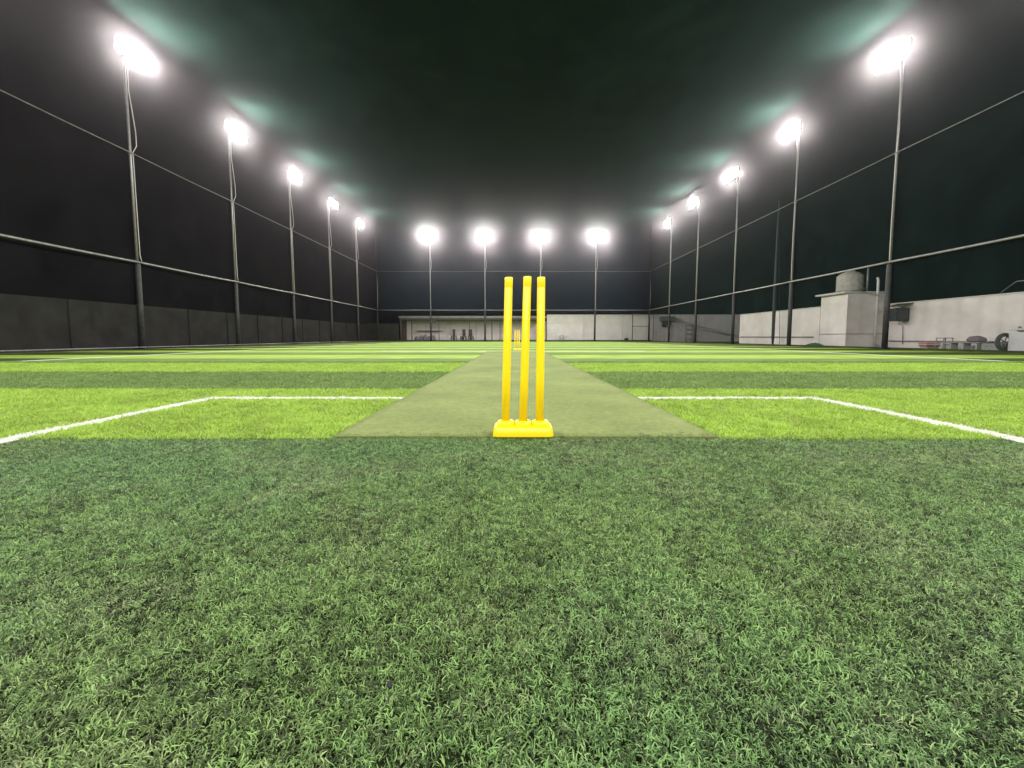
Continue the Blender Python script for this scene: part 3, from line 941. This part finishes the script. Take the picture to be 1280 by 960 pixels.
# white stools
for i, px_ in enumerate((696, 702, 707.5)):
    X = (px_ - 642) * 49.3 / FPX
    stool('plastic_stool', ['pale plastic stool by the back wall, leftmost of three', 'pale plastic stool by the back wall, middle of three',
          'pale plastic stool by the back wall, rightmost of three'][i], (X, 49.3, GZ), 0.74, 0.42, M['grey_pl'] if i == 1 else M['white_pl'], 'pale stools by the back wall')
bk = thing('bucket', 'small black bucket on the ground by the back wall', 'bucket', ((782.5 - 642) * 49.2 / FPX, 49.2, GZ))
bm = bmesh.new(); b_lathe(bm, [(0.17, 0), (0.24, 0.38), (0.25, 0.40), (0.22, 0.40), (0.16, 0.03)], seg=16); obj('pail', bm, M['rubber'], bk)
tubeo('handle', [(-0.24, 0, 0.38), (-0.15, 0, 0.52), (0.15, 0, 0.52), (0.24, 0, 0.38)], 0.01, M['galv'], bk, 5)
# gate frame beside the right corner
gt = thing('gate_frame', 'dark steel gate frame beside the right end of the back fence', 'gate', ((800 - 642) * 48.6 / FPX, 48.6, 0))
for xo in (-0.92, 0.92):
    tubeo('upright', [(xo, 0, 0), (xo, 0, 3.2)], 0.045 if xo < 0 else 0.07, M['post_dark'], gt, 8)
for z in (0.12, 1.72, 3.15):
    tubeo('crossbar', [(-0.88, 0, z), (0.86, 0, z)], 0.03, M['post_dark'], gt, 8)
tubeo('upright', [(1.45, 0, 0), (1.45, 0, 3.2)], 0.03, M['post_dark'], gt, 8)
# air conditioner with hood on back wall
ac = thing('wall_unit', 'dark outdoor unit under a grey hood high on the pale back wall', 'outdoor unit', ((833 - 642) * 49.6 / FPX, 49.6, 1.75))
boxo('hood', (0, 0, 0.86), (1.65, 0.7, 0.55), M['awn'], ac, 0.02)
boxo('casing', (-0.15, 0.05, 0.32), (0.85, 0.4, 0.48), M['shed_steel'], ac, 0.02)
boxo('motor', (-0.35, 0.05, 0.02), (0.4, 0.3, 0.2), M['dark_pl'], ac, 0.02)
tubeo('conduit', [(0.55, 0.3, 0.5), (0.55, 0.3, -1.5)], 0.04, M['wall_coping'], ac, 6)
# rack
rk = thing('rack', 'small open grey steel rack against the pale back wall', 'rack', ((861 - 642) * 49.5 / FPX, 49.5, GZ))
for xo in (-0.4, 0.4):
    for yo in (-0.18, 0.18):
        tubeo('leg', [(xo, yo, 0), (xo, yo, 1.95)], 0.025, M['grey_pl'], rk, 6)
for z in (0.35, 0.95, 1.45, 1.93):
    boxo('shelf', (0, 0, z), (0.84, 0.4, 0.04), M['grey_pl'], rk)
# sacks inside the shed
for i in range(5):
    sack(f'grey mauve sack on the shed floor, {["first", "second", "third", "fourth", "fifth"][i]} from the left', (-11.6 + 0.5 * i, 51.2 + 0.15 * (i % 2), GZ), (0.27, 0.3, 0.42 + 0.06 * (i % 3)), M['sack'], 'sacks in the shed', 10 + i)
# lamp box hung on back pole
lb = thing('junction_box', 'small dark box strapped to the leftmost back fence pole', 'junction box', (BX[0] + 0.25, YB + 0.0, 2.05))
boxo('case', (0.08, 0, 0.25), (0.36, 0.2, 0.42), M['post_dark'], lb, 0.02)
boxo('bracket', (-0.12, 0, 0.2), (0.1, 0.08, 0.08), M['galv'], lb)

# ------------------------------------------------------------------ added haze
bm = bmesh.new(); b_box(bm, (0, 12, 6.3), (122, 122, 15.4))
hz = obj('glow', bm, None)
hm = bpy.data.materials.new('glow'); hm.use_nodes = True
hn = hm.node_tree
for n_ in list(hn.nodes): hn.nodes.remove(n_)
ho = hn.nodes.new('ShaderNodeOutputMaterial'); pv = hn.nodes.new('ShaderNodeVolumePrincipled')
pv.inputs['Color'].default_value = (0.97, 0.90, 0.93, 1)
pv.inputs['Density'].default_value = GLOW_DENSITY  # volume added so the lamps get a lens-like bloom
pv.inputs['Anisotropy'].default_value = GLOW_G
hn.links.new(pv.outputs[0], ho.inputs['Volume'])
hz.data.materials.append(hm)
hz['kind'] = 'stuff'
tag(hz, 'added haze hanging in the air around the floodlights', 'glow')
